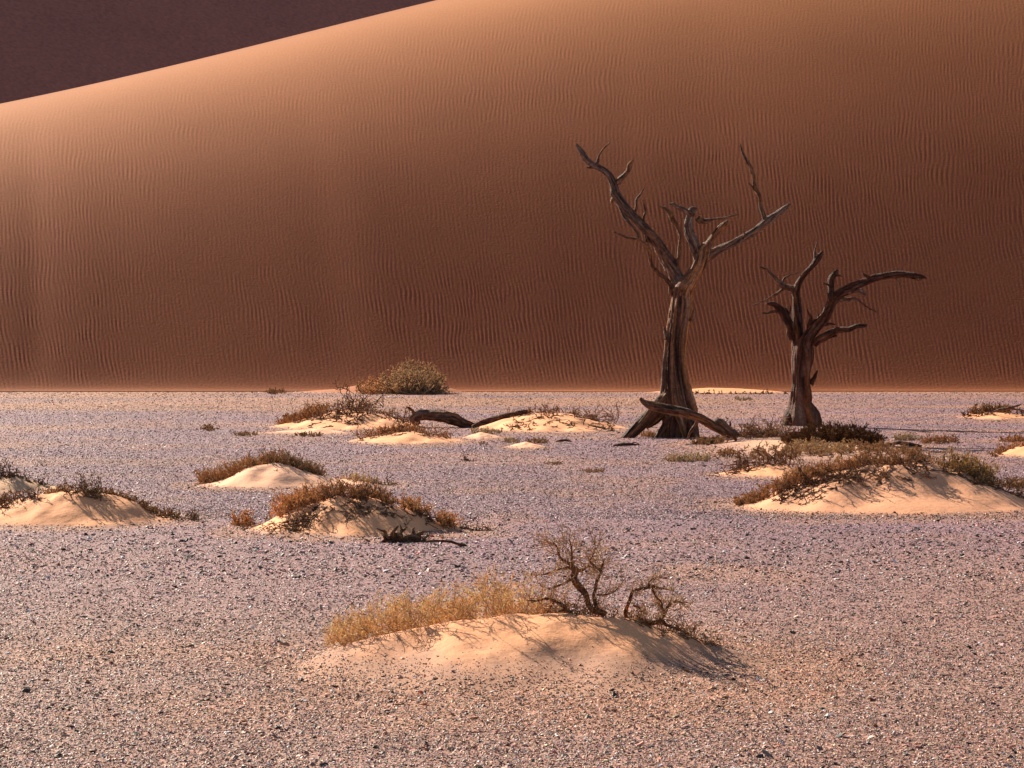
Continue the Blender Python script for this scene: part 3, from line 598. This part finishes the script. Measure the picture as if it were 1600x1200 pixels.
GOLD = np.array([.76, .60, .39]); OCH = np.array([.64, .42, .23]); RUST = np.array([.60, .36, .18]); BRW = np.array([.40, .235, .125]); OLV = np.array([.40, .29, .155]); DKB = np.array([.14, .07, .038])
def shrub(name, label, cat, group, where, count, hpx, tip, stem, style='feather', seed=0, tip2=None, dens=1.0, lean=(0, 0, 0), hprof=None, rp=1.0):
    """where = ('m', mound, px0, px1, v0, v1) on a mound or ('g', px0, px1, py0, py1) on the plain. hpx = height in photo pixels."""
    r = np.random.default_rng(seed + 100)
    if where[0] == 'm':
        md = MD[where[1]]; u = r.random(count); px = where[2] + (where[3] - where[2]) * u
        Yp = md.yc + md.wf * r.uniform(where[4], where[5], count); Xp = (px - CX) / F * Yp
    else:
        u = r.random(count); px = where[1] + (where[2] - where[1]) * u
        a_ = r.uniform(0, 2 * np.pi, count); q = np.sqrt(r.random(count))
        pxc = (where[1] + where[2]) / 2; pyc = (where[3] + where[4]) / 2
        px = pxc + (where[2] - where[1]) / 2 * q * np.cos(a_); py = pyc + (where[4] - where[3]) / 2 * q * np.sin(a_)
        Yp = gY(py); Xp = (px - CX) / F * Yp; u = (px - where[1]) / (where[2] - where[1] + 1e-9)
    sc = scale(Yp.mean()); Hm = hpx / sc
    P = np.stack([Xp, Yp, ground_z(Xp, Yp) - 0.01], -1)
    cen = P.mean(0); loc = np.array([cen[0], cen[1], max(0, float(ground_z(cen[0:1], cen[1:2])[0]))])
    o = empty(name, loc, label, cat, group)
    hp = np.ones(count) if hprof is None else np.interp(u, np.linspace(0, 1, len(hprof)), hprof)
    Ln = Hm * r.uniform(.65, 1.1, count) * hp
    px_ = 1.0 / sc   # one photo pixel in metres at this distance
    segs_s, segs_f = [], []
    lean = np.array(lean, float)
    tips = lambda m: (np.asarray(tip)[None] + (np.asarray(tip if tip2 is None else tip2) - np.asarray(tip))[None] * r.random((m, 1))) * np.exp(r.normal(0, .22, (m, 1)))
    if style == 'feather':
        D = nrm(r.normal(size=(count, 3)) * np.array([.55, .55, .2]) + UP * .8 + lean)
        s0 = grow(P, D, Ln, 6, .26, .05, r)
        segs_s.append(to_segs(s0, .7 * px_ * rp, .5, stem, r))
        k = max(2, int(6 * dens)); P1, D1 = sprout(s0, k, r, .80, .1); s1 = grow(P1, D1, np.repeat(Ln, k) * r.uniform(.2, .42, count * k), 4, .38, .08, r)
        segs_f.append(to_segs(s1, .50 * px_ * rp, .5, tips(len(s1)), r))
        k2 = max(1, int(5 * dens)); P2, D2 = sprout(s1, k2, r, .7, .1); s2 = grow(P2, D2, np.full(len(P2), Hm) * r.uniform(.07, .18, len(P2)), 1, .2, .1, r)
        segs_f.append(to_segs(s2, .62 * px_ * rp, .35, tips(len(s2)), r))
    elif style == 'twig':      # sprawling dead twigs
        D = nrm(r.normal(size=(count, 3)) * np.array([1, .8, .35]) + UP * .30 + lean)
        s0 = grow(P, D, Ln * 1.6, 8, .42, -.02, r)
        segs_s.append(to_segs(s0, 0.8 * px_ * rp, .45, stem, r))
        k = max(2, int(4 * dens)); P1, D1 = sprout(s0, k, r, .8, .15); s1 = grow(P1, D1, Hm * r.uniform(.3, .8, count * k), 5, .42, .04, r)
        segs_s.append(to_segs(s1, .5 * px_ * rp, .5, stem, r))
        P2, D2 = sprout(s1, 3, r, .8, .1); s2 = grow(P2, D2, Hm * r.uniform(.12, .35, len(P2)), 3, .3, .05, r)
        segs_f.append(to_segs(s2, .5 * px_ * rp, .6, tips(len(s2)), r))
    elif style == 'round':     # dense round bush
        D = r.normal(size=(count, 3)); D[:, 2] = np.abs(D[:, 2]); D = nrm(D); Ln = Hm * r.uniform(.82, 1.0, count)
        s0 = grow(P, D, Ln, 5, .12, .03, r)
        segs_s.append(to_segs(s0, .8 * px_, .5, stem, r))
        P1, D1 = sprout(s0, 5, r, .55, .35); s1 = grow(P1, D1, Hm * r.uniform(.15, .35, len(P1)), 2, .2, .1, r)
        segs_f.append(to_segs(s1, .5 * px_, .6, tips(len(s1)), r))
        P2, D2 = sprout(s1, 7, r, .9, .0); s2 = grow(P2, D2, Hm * r.uniform(.04, .10, len(P2)), 1, .2, .1, r)
        segs_f.append(to_segs(s2, .7 * px_, .5, tips(len(s2)), r))
    if cat == 'tuft':
        bpy.data.objects.remove(o); return tag(emit(name, segs_s + segs_f, 'foliage', None, loc), label, cat, group)
    emit('twig_sprays', segs_s, 'twig', o, loc)
    emit('foliage', segs_f, 'foliage', o, loc)
    return o

# ---- foreground mound
gf = 'dry shrubs on the sand mounds'; gt = 'dead twig bushes'; gu = 'small dry tufts'
shrub('dry_shrub', 'long golden feathery shrub along the left half of the nearest mound', 'shrub', gf, ('m', 'front', 525, 845, .0, .5), 260, 66, GOLD, BRW, seed=1, tip2=OCH, lean=(-.25, 0, 0), hprof=(.6, .85, 1.0, 1.15, 1.2, 1.0, 1.05, 1.35, 1.35, .9), dens=1.0, rp=.85)
Yf = MD['front'].yc + .12
def gnarled(label, lines, px0, twn, seed, mats=(BRW, OCH), r_tw=.9, hlen=34):
    global L
    L = limb_builder(Yf, seed); r = np.random.default_rng(seed); x0 = (px0 - CX) / F * Yf
    b_ = np.array([x0, Yf, float(ground_z(np.array([x0]), np.array([Yf]))[0])])
    o = empty('dead_shrub', b_, label, 'dead shrub', 'gnarled dead shrubs on the nearest mound')
    allP = []
    for i, ln in enumerate(lines):
        P, rr = L(ln); rr = rr * .8; allP.append(P)
        v = tube(P, rr, 10, 6, seed=seed * 31 + i, mix=(.1, .65, .1), knots=.5, wander=.9, rough=.2)
        put('stem' if i == 0 else 'branch', [v], o, b_)
    sg = []
    px_ = 1 / scale(Yf); P = []; D = []
    for p in allP:
        q = catmull(p, 5); t = nrm(np.gradient(q, axis=0)); m = int(max(4, twn * len(q) / 30)); i = r.integers(len(q) // 4, len(q), m)
        P.append(q[i]); D.append(nrm(t[i] + .9 * r.normal(size=(m, 3)) * np.array([1, .6, 1]) + UP * .15))
    P = np.concatenate(P); D = np.concatenate(D)
    s1 = grow(P, D, hlen * px_ * r.uniform(.4, 1.1, len(P)), 6, .38, .03, r); sg.append(to_segs(s1, 0.9 * px_ * r_tw, .45, BRW * .9, r))
    P2, D2 = sprout(s1, 3, r, .8); s2 = grow(P2, D2, hlen * .45 * px_ * r.uniform(.4, 1.1, len(P2)), 4, .35, .04, r); sg.append(to_segs(s2, .6 * px_ * r_tw, .5, OCH * .75, r))
    P3, D3 = sprout(s2, 2, r, .8); s3 = grow(P3, D3, hlen * .2 * px_ * r.uniform(.4, 1.1, len(P3)), 2, .3, .04, r); sg.append(to_segs(s3, .45 * px_ * r_tw, .6, OCH * .9, r))
    emit('twig_sprays', sg, 'twig', o, b_)
    return o
gnarled('tallest gnarled dead shrub with a thick leaning stem on the nearest mound', [
    [(940,964,7),(930,952,6.5),(922,941,6),(912,927,6.2),(902,913,6.5),(899,902,6.5),(901,893,6.8),(894,886,4.5),(884,878,3.2),(875,869,2.5),(871,856,1.6),(866,850,1),(857,850,.7)],
    [(902,912,3.5),(892,906,2.8),(880,912,2.5),(868,917,2),(857,921,1)], [(901,895,3.5),(912,891,3),(918,886,2.4),(928,889,2.2),(936,894,1.4)],
    [(892,885,3),(880,888,2.4),(868,891,2),(852,898,1.6),(842,898,.8)], [(893,884,3),(894,872,2),(893,858,1.6),(889,842,.8)],
    [(932,955,4),(928,940,3.4),(931,922,3),(933,905,3),(938,892,3.2),(928,884,2.2),(922,876,1.6),(929,862,1),(930,852,.7)], [(938,892,2.2),(942,882,1.6),(944,872,.8)],
    [(931,930,2.6),(945,930,2),(958,926,1.6),(967,918,.8)]], 932, 17, 4, hlen=48)
gnarled('low arching dead branch shrub between the golden shrub and the tallest gnarled one', [
    [(892,960,4),(884,952,3.6),(877,943,3.4),(868,938,3),(852,935,2.6),(838,938,2),(824,938,1)], [(868,938,2.4),(862,946,2),(856,956,1.5),(850,964,1)], [(886,954,2.2),(876,954,1.8),(866,962,1.2)]], 888, 22, 8, hlen=24)
gnarled('dead shrub with one hooked bare branch, right of the tallest gnarled one', [
    [(977,970,4.2),(979,955,3.6),(984,938,3.6),(988,922,3.2),(998,918,3),(1015,916,3),(1030,919,2),(1046,921,1)], [(1016,917,2.6),(1024,930,2),(1033,943,1.8),(1036,955,1.4)],
    [(988,945,2.4),(998,948,1.8),(1004,957,1.4)], [(1012,914,2),(1018,906,1.5),(1028,902,.8)]], 978, 22, 12, hlen=26)
gnarled('low dark dead shrub with an upturned branch at the right end of the nearest crest', [
    [(1005,976,5),(1018,972,5.5),(1030,968,4.6),(1038,959,4),(1043,950,3.4),(1050,941,2.8),(1060,940,2),(1068,943,1.2)], [(1038,960,3),(1032,950,2.4),(1028,942,1.6)],
    [(1030,970,3.5),(1046,976,3),(1062,984,2.4),(1080,992,1.6)], [(1012,974,3.2),(1002,968,2.6),(994,962,1.6)]], 1020, 26, 15, hlen=24)
shrub('twig_bush', 'fine dead twigs trailing down the right tail of the nearest mound', 'twig bush', gt, ('m', 'front', 1000, 1125, -.05, .25), 75, 24, BRW * .9, BRW * .4, 'twig', 21, rp=1.2)
shrub('twig_bush', 'fine brown twigs filling the gap around the gnarled shrubs on the nearest crest', 'twig bush', gt, ('m', 'front', 850, 1020, .0, .3), 70, 30, BRW * .8, BRW * .4, 'twig', 22, rp=1.25)

# ---- middle mound
shrub('dry_shrub', 'orange bristly shrub on the left shoulder of the steep middle mound', 'shrub', gf, ('m', 'mid', 435, 500, -.15, .45), 120, 34, RUST, BRW, seed=31, tip2=OCH, hprof=(.9, 1.1, 1.0), lean=(-.1, 0, 0), rp=.95)
shrub('dry_shrub', 'brown bushy shrub over the summit of the steep middle mound', 'shrub', gf, ('m', 'mid', 495, 610, -.15, .45), 170, 30, OCH * .8, DKB, seed=32, tip2=BRW, hprof=(1, 1.1, 1.0, .8, .7), rp=.95)
shrub('dry_shrub', 'small ochre shrub right of the summit on the steep middle mound', 'shrub', gf, ('m', 'mid', 630, 665, -.1, .3), 46, 26, OCH, DKB, seed=33, rp=.95)
shrub('dry_shrub', 'small orange shrub at the right tail of the steep middle mound', 'shrub', gf, ('m', 'mid', 685, 712, -.2, .2), 38, 24, RUST, DKB, seed=34, tip2=OCH, rp=.95)
shrub('dry_shrub', 'small orange shrub at the left foot of the steep middle mound', 'shrub', gf, ('g', 368, 392, 816, 822), 32, 24, RUST, DKB, seed=35, rp=.95)
shrub('twig_bush', 'dark tangled twigs hanging below the shrub on the steep middle mound', 'twig bush', gt, ('m', 'mid', 470, 640, -.5, -.1), 42, 20, DKB, DKB, 'twig', 36, lean=(0, -.3, -.1))
shrub('twig_bush', 'dark twigs low on the left flank of the steep middle mound', 'twig bush', gt, ('m', 'mid', 425, 480, -.55, -.3), 30, 18, BRW * .6, DKB, 'twig', 37)
shrub('twig_bush', 'dark twigs along the right slope of the steep middle mound', 'twig bush', gt, ('m', 'mid', 630, 765, -.15, .1), 42, 17, BRW * .6, DKB, 'twig', 38)
shrub('twig_bush', 'thin twigs along the left tail of the steep middle mound', 'twig bush', gt, ('m', 'mid', 375, 440, 0, .3), 16, 12, BRW * .8, DKB, 'twig', 39)

# ---- crescent mound
shrub('dry_shrub', 'crescent of dense brown bristly shrub over the pale mound, its left half', 'shrub', gf, ('m', 'crescent', 312, 440, .05, .55), 340, 26, OCH * .75, BRW, seed=41, tip2=RUST * .85, dens=.8, rp=.95)
shrub('dry_shrub', 'crescent of dense brown bristly shrub over the pale mound, its right half', 'shrub', gf, ('m', 'crescent', 420, 503, .05, .55), 200, 24, OLV, BRW * .7, seed=42, tip2=BRW, dens=.8, hprof=(1.1, 1, .7), rp=.95)
shrub('dry_shrub', 'low golden scrub on the right extension of the crescent mound', 'shrub', gf, ('m', 'crescent', 540, 585, -.1, .4), 60, 13, GOLD * .85, BRW, seed=43, rp=.95)
shrub('twig_bush', 'dark low twigs at the right tip of the crescent mound', 'twig bush', gt, ('m', 'crescent', 580, 618, -.1, .3), 22, 11, OLV * .8, DKB, 'twig', 44)

# ---- left mounds
shrub('dry_shrub', 'dark olive scrub on the left mound at the edge of the photo', 'shrub', gf, ('m', 'left', -30, 22, -.1, .3), 60, 17, OLV * .8, DKB, seed=51, tip2=BRW)
shrub('twig_bush', 'curling dark twigs on the crest of the left mound, nearer the photo edge', 'twig bush', gt, ('m', 'left', 0, 62, -.25, .0), 34, 16, BRW * .6, DKB, 'twig', 52)
shrub('dry_shrub', 'small tan shrub on the crest left of centre of the left mound', 'shrub', gf, ('m', 'left', 72, 104, .0, .4), 40, 15, OCH * .8, BRW, seed=53, tip2=OLV)
shrub('twig_bush', 'dark branching twigs standing on the summit of the left mound', 'twig bush', gt, ('m', 'left', 105, 160, -.25, .1), 40, 22, OLV * .7, DKB, 'twig', 54)
shrub('dry_shrub', 'olive scrub running down the right crest of the left mound', 'shrub', gf, ('m', 'left', 150, 215, -.05, .3), 70, 13, OLV, DKB, seed=55, tip2=BRW)
shrub('dry_shrub', 'olive and brown scrub at the right foot of the left mound', 'shrub', gf, ('m', 'left', 222, 275, -.1, .4), 55, 15, OLV * .9, DKB, seed=56, tip2=BRW)
shrub('twig_bush', 'dark twigs at the right tip of the left mound', 'twig bush', gt, ('m', 'left', 235, 308, -.15, .2), 34, 13, OLV * .6, DKB, 'twig', 57)
shrub('twig_bush', 'dark dead twigs on the small greyish mound at the far left', 'twig bush', gt, ('m', 'leftback', -10, 22, -.2, .2), 22, 22, DKB, DKB, 'twig', 58)
shrub('twig_bush', 'thin olive twigs down the right side of the small greyish mound', 'twig bush', gt, ('m', 'leftback', 20, 75, -.1, .2), 26, 9, OLV * .7, DKB, 'twig', 59)

# ---- far centre-left group
shrub('dry_shrub', 'tan shrub on the left shoulder of the far scrubby mound', 'shrub', gf, ('m', 'farleft', 438, 510, -.1, .5), 130, 22, OCH * .8, BRW, seed=61, tip2=BRW, hprof=(.6, .9, 1.1, 1.1), rp=.95)
shrub('twig_bush', 'grey brown twig tangle over the summit of the far scrubby mound', 'twig bush', gt, ('m', 'farleft', 500, 640, -.3, .4), 90, 18, BRW * .8, DKB, 'twig', 62)
shrub('twig_bush', 'dark twigs spilling down the front of the far scrubby mound', 'twig bush', gt, ('m', 'farleft', 480, 570, -.7, -.2), 34, 14, DKB, DKB, 'twig', 63)
shrub('dead_shrub', 'upright dark red brown twig standing above the far scrubby mound', 'dead shrub', gt, ('g', 545, 560, 642, 646), 10, 46, RUST * .5, DKB, 'twig', 64, lean=(-.1, 0, 1.3), rp=1.3)
shrub('twig_bush', 'brown twiggy shrub lying over the low mound in front of the arched log', 'twig bush', gt, ('m', 'farmid', 560, 705, -.2, .5), 110, 14, BRW, BRW * .7, 'twig', 65)
shrub('dry_shrub', 'brown feathery scrub between the far scrubby mound and the arched log', 'shrub', gf, ('m', 'farmid', 590, 650, .1, .6), 80, 16, BRW * 1.2, DKB, seed=66, rp=.9)
shrub('twig_bush', 'tangled dead twigs over the mound left of the tall tree', 'twig bush', gt, ('m', 'farlog', 800, 950, -.3, .3), 80, 13, BRW * .9, DKB, 'twig', 67)
shrub('twig_bush', 'dark twigs hanging on the front of the mound left of the tall tree', 'twig bush', gt, ('m', 'farlog', 790, 960, -.75, -.3), 44, 10, BRW * .6, DKB, 'twig', 68)
shrub('dead_shrub', 'thin bare twigs standing up behind the mound left of the tall tree', 'dead shrub', gt, ('g', 868, 965, 655, 662), 22, 22, BRW * .9, DKB, 'twig', 69, lean=(0, 0, .7), rp=.8)
for i, (x0, x1, py, h, tp, lb) in enumerate([
    (735, 785, 677, 9, GOLD * .9, 'yellow tufts on the tiny drift right under the slender log'),
    (788, 815, 691, 9, GOLD * .8, 'ochre tuft at the left end of the tiny pale drift'),
    (822, 856, 692, 9, OCH * .8, 'ochre tuft at the right end of the tiny pale drift'),
    (318, 338, 672, 9, BRW, 'tiny tuft with a dark stone, alone on the far left gravel'),
    (364, 402, 680, 7, OCH * .8, 'flat ochre tuft left of the far scrubby mound'),
    (462, 502, 681, 7, OLV * .9, 'low grey brown tuft just in front of the far scrubby mound'),
    (748, 760, 694, 5, OCH * .8, 'very small ochre tuft between the two tiny sand drifts'),
    (848, 878, 725, 5, OCH * .8, 'faint low tuft alone on the mid gravel, left one of two'),
    (912, 946, 737, 6, OCH * .9, 'faint orange tuft alone on the mid gravel, right one of two'),
    (1000, 1048, 682, 11, OCH * .85, 'brown tuft at the foot of the tall tree trunk'),
    (1080, 1135, 694, 14, OCH * .75, 'brown tuft under the leaning log at the tall tree'),
    (1042, 1114, 720, 13, GOLD * .85, 'broad ochre tuft on the gravel in front of the tall tree'),
    (1122, 1148, 709, 9, RUST * .9, 'small rusty tuft right of the broad ochre tuft'),
    (1144, 1176, 625, 5, GOLD * .7, 'faint olive tuft on the far gravel between the two dead trees'),
    (1396, 1440, 687, 11, GOLD * .75, 'ochre tuft, left one of the pair right of the smaller tree'),
    (1438, 1500, 692, 12, BRW * 1.3, 'brown tuft, right one of the pair right of the smaller tree'),
    (1566, 1606, 690, 12, BRW * 1.4, 'brown dry grass behind the pale mound at the right edge'),
    (1570, 1612, 762, 18, OCH * .8, 'ochre tuft on gravel at the right edge beside the largest mound'),
    (415, 446, 615, 9, BRW * 1.1, 'tiny dry bush at the dune foot left of the green bush'),
    (1548, 1570, 712, 8, BRW * 1.1, 'small brown tuft at the left tip of the pale edge mound')]):
    shrub('dry_tuft', lb, 'tuft', gu, ('g', x0, x1, py - 3, py + 1), max(14, int((x1 - x0) * 1.3)), h, tp, BRW, seed=70 + i, tip2=tp * .75, rp=.85)
shrub('twig_bush', 'tiny bare twig lying alone on the mid gravel', 'twig bush', gt, ('g', 718, 738, 717, 720), 9, 8, DKB, DKB, 'twig', 97)

shrub('twig_bush', 'sprawling fine twigs over the sandy rise below the dark shrub', 'twig bush', gt, ('m', 'rightback', 1120, 1400, -.7, -.1), 90, 11, BRW, DKB, 'twig', 133)
shrub('dry_shrub', 'low brown scrub behind the dark spiky dead bush', 'shrub', gf, ('m', 'rightback', 1180, 1250, -.75, -.3), 70, 12, OCH * .8, BRW, seed=134, tip2=BRW)

# ---- bushes at dune foot
shrub('green_bush', 'large rounded grey green bush at the foot of the dune', 'bush', None, ('g', 616, 676, 612.5, 616), 520, 35, np.array([.44, .30, .18]), BRW * .8, 'round', 101, tip2=np.array([.60, .43, .27]))
shrub('dry_bush', 'dry orange bush growing at the left side of the green bush', 'bush', None, ('g', 562, 602, 613, 616), 80, 20, RUST, BRW, 'round', 102, tip2=OCH)

# ---- right group
shrub('dark_shrub', 'dark brown shrub mass right at the foot of the smaller dead tree', 'shrub', None, ('m', 'rightback', 1225, 1375, -.05, .35), 430, 28, np.array([.13, .055, .025]), DKB * .5, seed=111, tip2=np.array([.22, .12, .055]), hprof=(.4, .8, 1.05, 1.1, 1.0, .6), rp=1.0)
shrub('dry_shrub', 'ochre shrub in front of the dark shrub by the smaller tree', 'shrub', gf, ('m', 'rightback', 1225, 1330, -.55, -.25), 150, 17, OCH * .85, BRW, seed=112, tip2=GOLD * .7)
shrub('twig_bush', 'brown twig tangle between the two dead trees', 'twig bush', gt, ('g', 1140, 1235, 676, 685), 130, 19, BRW * .8, DKB * .7, 'twig', 113)
shrub('dead_shrub', 'bare forked twigs standing left of the smaller tree base', 'dead shrub', gt, ('g', 1192, 1212, 673, 678), 9, 30, BRW, BRW, 'twig', 114, lean=(0, 0, .9))
shrub('dead_shrub', 'dark spiky dead bush on the small pale mound in front of the smaller tree', 'dead shrub', gt, ('m', 'rightmid', 1150, 1240, -.1, .4), 46, 24, BRW * .6, DKB, 'twig', 115, lean=(0, 0, .25), rp=1.15)
shrub('twig_bush', 'fallen twigs along the left tail of the small pale mound', 'twig bush', gt, ('m', 'rightmid', 1118, 1175, -.3, 0), 16, 12, BRW * .8, DKB, 'twig', 116)
shrub('dry_shrub', 'brown feathery shrub down the left slope of the largest mound', 'shrub', gf, ('m', 'right', 1150, 1290, -.1, .35), 260, 24, OCH * .72, BRW, seed=121, tip2=BRW * 1.2, hprof=(.5, .8, 1, 1.1))
shrub('twig_bush', 'dark dead branches sticking out under the brown shrub on the largest mound', 'twig bush', gt, ('m', 'right', 1215, 1320, -.45, -.05), 64, 24, DKB, DKB, 'twig', 122, rp=1.2)
shrub('dry_shrub', 'tan shrub behind the crest of the largest mound, left of its summit', 'shrub', gf, ('m', 'right', 1250, 1360, .1, .7), 200, 28, OCH * .85, BRW, seed=123, tip2=RUST * .8)
shrub('dry_shrub', 'brown scrub over the middle crest of the largest mound', 'shrub', gf, ('m', 'right', 1330, 1470, .0, .6), 200, 22, BRW * 1.2, DKB, seed=124, tip2=OCH * .7)
shrub('twig_bush', 'tangle of grey brown twigs on the summit of the largest mound', 'twig bush', gt, ('m', 'right', 1310, 1450, -.35, .1), 100, 20, BRW * .7, DKB, 'twig', 125)
shrub('dry_shrub', 'yellow green shrub on the right shoulder of the largest mound', 'shrub', gf, ('m', 'right', 1470, 1550, .1, .6), 150, 36, np.array([.54, .38, .17]), DKB, seed=126, tip2=OLV)
shrub('twig_bush', 'dark twigs trailing down the right slope of the largest mound', 'twig bush', gt, ('m', 'right', 1470, 1625, -.2, .1), 90, 20, OLV * .6, DKB, 'twig', 127)
shrub('dry_shrub', 'brown grass on the pale mound cut by the right edge', 'shrub', gf, ('m', 'edge', 1562, 1680, .1, .6), 120, 14, BRW * 1.4, BRW, seed=128, tip2=OCH * .8)
shrub('dry_shrub', 'olive bush on the small far mound by the right edge', 'shrub', gf, ('m', 'farright', 1520, 1575, -.1, .5), 80, 15, OLV * .9, DKB, seed=129, tip2=BRW)
shrub('twig_bush', 'dark twigs on the small far mound by the right edge', 'twig bush', gt, ('m', 'farright', 1510, 1600, -.3, .2), 40, 11, DKB, DKB, 'twig', 130)
shrub('dry_shrub', 'low ochre scrub on the sandy rise between the shrub masses', 'shrub', gf, ('m', 'rightback', 1330, 1440, -.5, -.1), 130, 14, OCH * .75, BRW, seed=131, tip2=BRW)
shrub('twig_bush', 'thin twigs scattered on the sand in front of the leaning log', 'twig bush', gt, ('m', 'rightback', 1090, 1230, -.6, -.1), 34, 9, BRW, DKB, 'twig', 132)

shrub('dry_debris', 'line of dark dry debris along the dune foot between the two dead trees', 'debris', None, ('g', 1070, 1235, 614.4, 615.6), 70, 5, BRW * .6, DKB, 'twig', 140)

# ---- gnarled dead root in front of the middle mound
Yr = float(gY(846)); b_ = np.array([(632 - CX) / F * Yr, Yr, 0.0]); L = limb_builder(Yr, 9)
ro = empty('dead_root', b_, 'gnarled dark dead root lying on gravel in front of the steep middle mound', 'dead root')
part('stem', ro, b_, [[(596,847,1.5),(606,843,4.5),(618,841,6),(630,844,5),(644,841,6),(656,843,5),(670,847,1.5)]], ns=20, sub=8, rough=.35, knots=.8, mix=(.2, .2, .1))
for ln in ([(604,843,3.5),(599,836,2.6),(600,829,2.2),(594,827,1.2),(588,825,.6)], [(610,842,4),(611,833,3.2),(616,826,2.4),(622,822,.8)], [(614,841,4),(622,834,3),(626,827,2.2),(624,819,.7)],
           [(630,842,4),(629,834,2.8),(635,828,2),(636,823,.6)], [(640,842,3.4),(646,835,3),(644,829,1.6),(648,825,.6)], [(650,842,4),(654,834,3.2),(660,829,2),(667,831,.8)], [(658,843,3),(666,838,2.2),(672,834,.7)],
           [(600,845,2.6),(592,848,1.6),(584,848,.6)], [(618,843,2),(612,850,1.4),(604,853,.6)], [(634,843,2),(628,838,1.6),(620,838,.7)]):
    part('branch', ro, b_, [ln], ns=10, sub=5, wander=1.2, knots=.6, rough=.4, mix=(.2, .45, .1))
rr_ = np.random.default_rng(5); pp = np.stack([at(rr_.uniform(598, 668), 838, Yr) for _ in range(26)]); dd = nrm(rr_.normal(size=(26, 3)) + UP * .5)
emit('twig_sprays', [to_segs(grow(pp, dd, rr_.uniform(.05, .16, 26), 5, .4, .05, rr_), .0065, .4, BRW * .5, rr_)], 'twig', ro, b_)
log('dead_stick', [[(666,846,2),(684,845,1.8),(702,846,2),(716,850,2.2),(730,853,1)], [(702,846,1.4),(690,844,1)]], 853, 'long thin dead stick on the gravel right of the gnarled root', None, ns=8, sub=5, mix=(.2, .2, 0))
